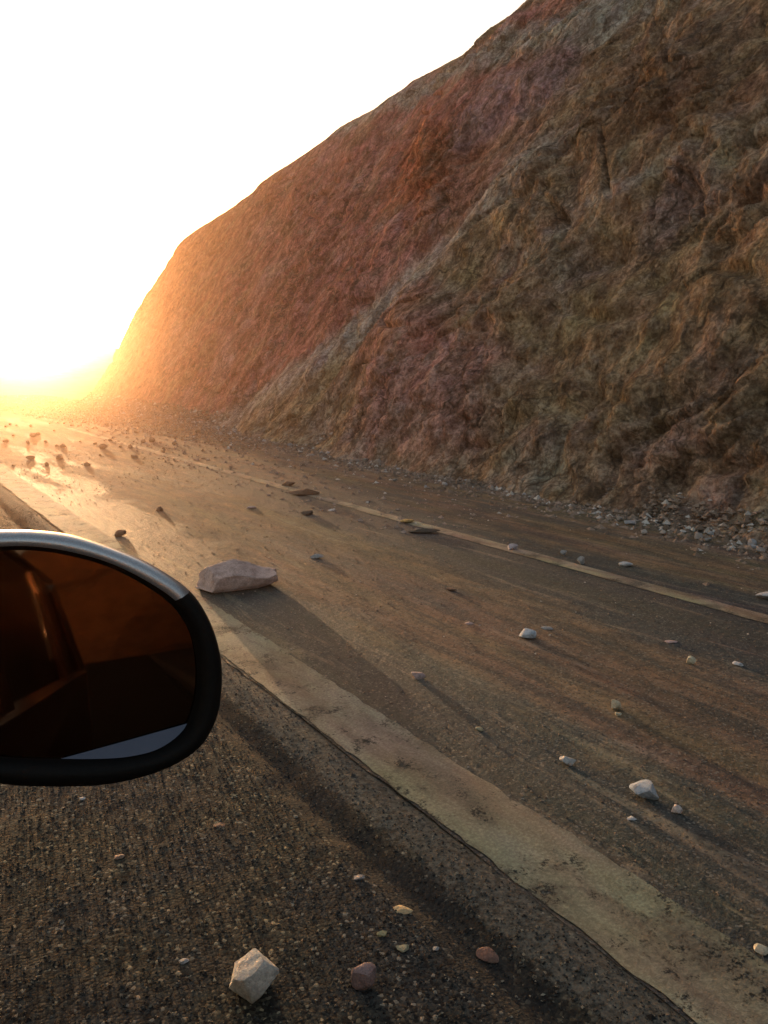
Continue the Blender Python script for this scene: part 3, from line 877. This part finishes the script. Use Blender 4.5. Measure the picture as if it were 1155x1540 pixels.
for nm, q in (('windscreen', [(CX - 0.08, 1.08, 1.13), (CX - 1.72, 1.08, 1.13), (CX - 1.6, 0.44, 1.75), (CX - 0.2, 0.44, 1.75)]),
              ('rear_window', [(CX - 0.08, -2.33, 1.18), (CX - 1.72, -2.33, 1.18), (CX - 1.6, -2.1, 1.75), (CX - 0.2, -2.1, 1.75)]),
              ('side_window', [(CX - 0.06, -0.48, 1.15), (CX - 0.06, -1.48, 1.17), (CX - 0.165, -1.46, 1.75), (CX - 0.165, -0.48, 1.75)]),
              ('side_window', [(CX - 0.06, -1.62, 1.17), (CX - 0.06, -2.2, 1.17), (CX - 0.165, -2.0, 1.74), (CX - 0.165, -1.58, 1.75)])):
    o = part(nm, q, [(0, 1, 2, 3)], M_glass)
    s_ = o.modifiers.new('thick', 'SOLIDIFY'); s_.thickness = 0.005
for sx in (CX, CX - 1.8):
    for cy in (YF - 0.85, YR + 0.80):
        sgn = 1 if sx > -1 else -1
        x1 = sx - 0.02 * sgn; x0 = x1 - 0.2 * sgn
        prof = [(x0, 0.2), (x0, 0.31), (x0 + 0.02 * sgn, 0.34), (x1 - 0.02 * sgn, 0.34), (x1, 0.31), (x1, 0.21)]
        rings = [[Vector((x, cy + r * math.cos(a), 0.34 + r * math.sin(a))) for x, r in prof] for a in np.linspace(0, 2 * math.pi, 33)]
        V, F = loft(rings)
        wh = part('wheel', V, F, M_rubber, smooth=True)
        rings = [[Vector((x, cy + r * math.cos(a), 0.34 + r * math.sin(a))) for x, r in ((x1 - 0.01 * sgn, 0.215), (x1 - 0.05 * sgn, 0.19), (x1 - 0.03 * sgn, 0.05), (x1 - 0.02 * sgn, 0.0))] for a in np.linspace(0, 2 * math.pi, 33)]
        V, F = loft(rings, closed=False)
        part('rim', V, F, M_rim, wh, True)
for cy in (0.0, -0.95):
    for cx in (CX - 0.45, CX - 1.35):
        V, F = box(cx - 0.25, cx + 0.25, cy - 0.62, cy - 0.12, 0.45, 0.62)
        st = part('seat', V, F, M_cabin)
        V, F = box(cx - 0.24, cx + 0.24, cy - 0.72, cy - 0.58, 0.5, 1.25)
        part('backrest', V, F, M_cabin, st)
V, F = box(CX - 0.012, CX + 0.012, -0.30, -0.12, 1.0, 1.03)
part('door_handle', V, F, M_body)

# --- side mirror
def norm(v): return Vector(v).normalized()
az, el = R(9.5), R(9.2)
MN = norm((-math.sin(az) * math.cos(el), -math.cos(az) * math.cos(el), math.sin(el)))   # faces back towards the driver
MC = Vector((0, 0, CAM_H)) + ray(150, 1000).normalized() * 0.64
def on_plane(px, py, lift=0.0):
    d = ray(px, py); o = Vector((0, 0, CAM_H)); c = MC + MN * lift
    return o + d * ((c - o).dot(MN) / d.dot(MN))
MU = Vector((0, 0, 1)).cross(MN).normalized()
MV = MN.cross(MU).normalized()
def smooth_closed(pts, n):
    pts = [Vector(p) for p in pts]; m = len(pts); out = []
    dense = []
    for i in range(m):
        p0, p1, p2, p3 = pts[i - 1], pts[i], pts[(i + 1) % m], pts[(i + 2) % m]
        for k in range(12):
            t = k / 12
            dense.append(0.5 * ((2 * p1) + (p2 - p0) * t + (2 * p0 - 5 * p1 + 4 * p2 - p3) * t * t + (3 * p1 - p0 - 3 * p2 + p3) * t ** 3))
    L = [0]
    for i in range(len(dense)): L.append(L[-1] + (dense[(i + 1) % len(dense)] - dense[i]).length)
    for k in range(n):
        s = L[-1] * k / n
        i = max(j for j in range(len(dense)) if L[j] <= s)
        f = (s - L[i]) / max(1e-9, L[i + 1] - L[i])
        out.append(dense[i].lerp(dense[(i + 1) % len(dense)], f))
    return out
outer_px = [(-60, 803), (0, 798), (60, 799), (120, 808), (200, 836), (250, 862), (290, 892), (318, 935), (334, 985), (337, 1030), (330, 1080), (308, 1122), (268, 1152), (215, 1173), (150, 1186),
            (60, 1188), (0, 1184), (-80, 1172), (-150, 1130), (-185, 1060), (-190, 960), (-160, 870), (-120, 825)]
inner_px = [(-60, 834), (0, 827), (55, 827), (110, 836), (165, 852), (220, 880), (262, 910), (290, 950), (300, 990), (302, 1025), (298, 1062), (283, 1100), (245, 1128), (198, 1141), (140, 1146),
            (60, 1147), (0, 1144), (-70, 1136), (-120, 1100), (-145, 1050), (-150, 965), (-128, 892), (-100, 852)]
def to_uv(q): 
    d = q - MC
    return Vector((d.dot(MU), d.dot(MV), 0))
NR = 120
OUT = smooth_closed([to_uv(on_plane(*p)) for p in outer_px], NR)
INN = smooth_closed([to_uv(on_plane(*p)) for p in inner_px], NR)
# align both outlines by angle
cen = Vector((sum(p.x for p in INN) / NR, sum(p.y for p in INN) / NR, 0))
def by_angle(P, n):
    a = np.array([math.atan2(p.y - cen.y, p.x - cen.x) for p in P]); r = np.array([(p - cen).length for p in P])
    i = np.argsort(a); a, r = a[i], r[i]
    A = np.linspace(-math.pi, math.pi, n, endpoint=False)
    rr = np.interp(A, a, r, period=2 * math.pi)
    return [(A[k], rr[k]) for k in range(n)]
NA = 144
RO, RI = by_angle(OUT, NA), by_angle(INN, NA)
def uvw(u, v, wv): return MC + MU * u + MV * v + MN * wv
def ring(f):
    out = []
    for k in range(NA):
        a = RO[k][0]; r, w_ = f(RO[k][1], RI[k][1])
        out.append(uvw(cen.x + r * math.cos(a), cen.y + r * math.sin(a), w_))
    return out
rings = [ring(lambda o, i: (i * 0.985, -0.010)), ring(lambda o, i: (i, -0.002)), ring(lambda o, i: (i + (o - i) * 0.18, 0.004)), ring(lambda o, i: (i + (o - i) * 0.5, 0.006)),
         ring(lambda o, i: (i + (o - i) * 0.85, 0.001)), ring(lambda o, i: (o, -0.008)), ring(lambda o, i: (o * 1.0, -0.020)), ring(lambda o, i: (o * 0.985, -0.040)), ring(lambda o, i: (o * 0.93, -0.066)),
         ring(lambda o, i: (o * 0.80, -0.092)), ring(lambda o, i: (o * 0.58, -0.110)), ring(lambda o, i: (o * 0.25, -0.120)), ring(lambda o, i: (0.001, -0.122))]
V, F = loft(rings)
seam = to_uv(on_plane(288, 890)); sa = math.atan2(seam.y - cen.y, seam.x - cen.x)
lft = to_uv(on_plane(-175, 900)); la = math.atan2(lft.y - cen.y, lft.x - cen.x)
flip = MU.dot(Vector((1, 0, 0))) < 0
Fs, Fb = [], []
for f in F:
    c_ = sum((V[i] for i in f), Vector()) / len(f)
    q = to_uv(c_)
    a = math.atan2(q.y - cen.y, q.x - cen.x)
    lo, hi = min(sa, la), max(sa, la)
    inside = lo < a < hi
    if hi - lo > math.pi: inside = not inside
    ri_ = f[0] // NA
    (Fs if (inside and ri_ >= 2) else Fb).append(f)
sidem = part('side_mirror', V, Fb, M_black, smooth=True)
# cap: silver upper shell, a hair proud of the black housing
used = sorted({i for f in Fs for i in f}); mp = {i: k for k, i in enumerate(used)}
cap = part('mirror_cap', [V[i] for i in used], [tuple(mp[i] for i in f) for f in Fs], M_silver, sidem, True)
# glass: main field and an added lower outer facet divided by a slanted line
GN = 40
def glass_z(u, v):
    return -0.006 - 0.35 * ((u - cen.x) ** 2 + (v - cen.y) ** 2)   # slightly convex
p1, p2 = to_uv(on_plane(70, 1150)), to_uv(on_plane(300, 1086))
ln = Vector((-(p2.y - p1.y), p2.x - p1.x, 0)).normalized()
if ln.dot(cen - p1) < 0: ln = -ln
Vg, Fg, Fw = [uvw(cen.x, cen.y, glass_z(cen.x, cen.y))], [], []
for k in range(1, GN + 1):
    for j in range(NA):
        r = RI[j][1] * k / GN * 0.995; a = RI[j][0]
        u, v = cen.x + r * math.cos(a), cen.y + r * math.sin(a)
        Vg.append(uvw(u, v, glass_z(u, v)))
for j in range(NA): Fg.append((0, 1 + j, 1 + (j + 1) % NA))
for k in range(GN - 1):
    for j in range(NA):
        a = 1 + k * NA + j; b = 1 + k * NA + (j + 1) % NA
        Fg.append((a, a + NA, b + NA, b))
part('mirror_glass', Vg, Fg, M_mirror, sidem, True)
# added facet, shaped for a pale wedge of reflection; sits 1 mm proud and leans back to catch the sky
poly = [Vector((cen.x + RI[j][1] * 0.985 * math.cos(RI[j][0]), cen.y + RI[j][1] * 0.985 * math.sin(RI[j][0]), 0)) for j in range(NA)]
poly = [p for p in poly if (p - p1).dot(ln) < 0 and p.x * (1 if p2.x > p1.x else -1) > min(p1.x, p2.x) * 1 - 1]
side = [p for p in poly]
dirl = (p2 - p1).normalized()
side.sort(key=lambda p: (p - p1).dot(dirl))
a0, a1 = side[0], side[-1]
topline = [a0 + (a1 - a0) * t for t in np.linspace(0, 1, len(side))]
def wz_(p, lower):
    d = -(p - p1).dot(ln)
    return glass_z(p.x, p.y) + 0.0012 - 0.0 * d + 0.45 * max(d, 0)
Vw = [uvw(p.x, p.y, wz_(p, 0)) for p in topline] + [uvw(p.x, p.y, wz_(p, 1)) for p in side]
m_ = len(side)
Fw = [(i, i + 1, i + 1 + m_, i + m_) for i in range(m_ - 1)]
part('added_sky_facet', Vw, Fw, M_facet, sidem, True)
# arm to the door
ax = [Vector((CX - 0.02, 0.80, 1.17)), Vector((CX + 0.03, 0.76, 1.19)), MC + MU * 0.0 - MN * 0.07 + Vector((-0.15, 0, -0.06))]
rings = [[p + Vector((0, 0.035 * math.cos(a), 0.025 * math.sin(a))) for a in np.linspace(0, 2 * math.pi, 16, endpoint=False)] for p in ax]
V, F = loft(rings, cap0=True, cap1=True)
part('mirror_arm', V, F, M_black, sidem, True)

# ------------------------------------------------------------------ haze added to make the glow around the sun
hz = NT('haze')
hz.t.nodes.remove(hz.b)
pv = hz.n('ShaderNodeVolumePrincipled')
pv.inputs['Color'].default_value = (1.0, 0.60, 0.38, 1)
pv.inputs['Density'].default_value = 0.0023
pv.inputs['Anisotropy'].default_value = 0.93
hz.l(pv.outputs[0], hz.out.inputs['Volume'])
V, F = box(-310, 310, -310, 340, -2.5, 40)
h = mesh_obj('haze', V, F, hz.m)
tag(h, 'thin haze added to make the glow around the low sun', kind='stuff')
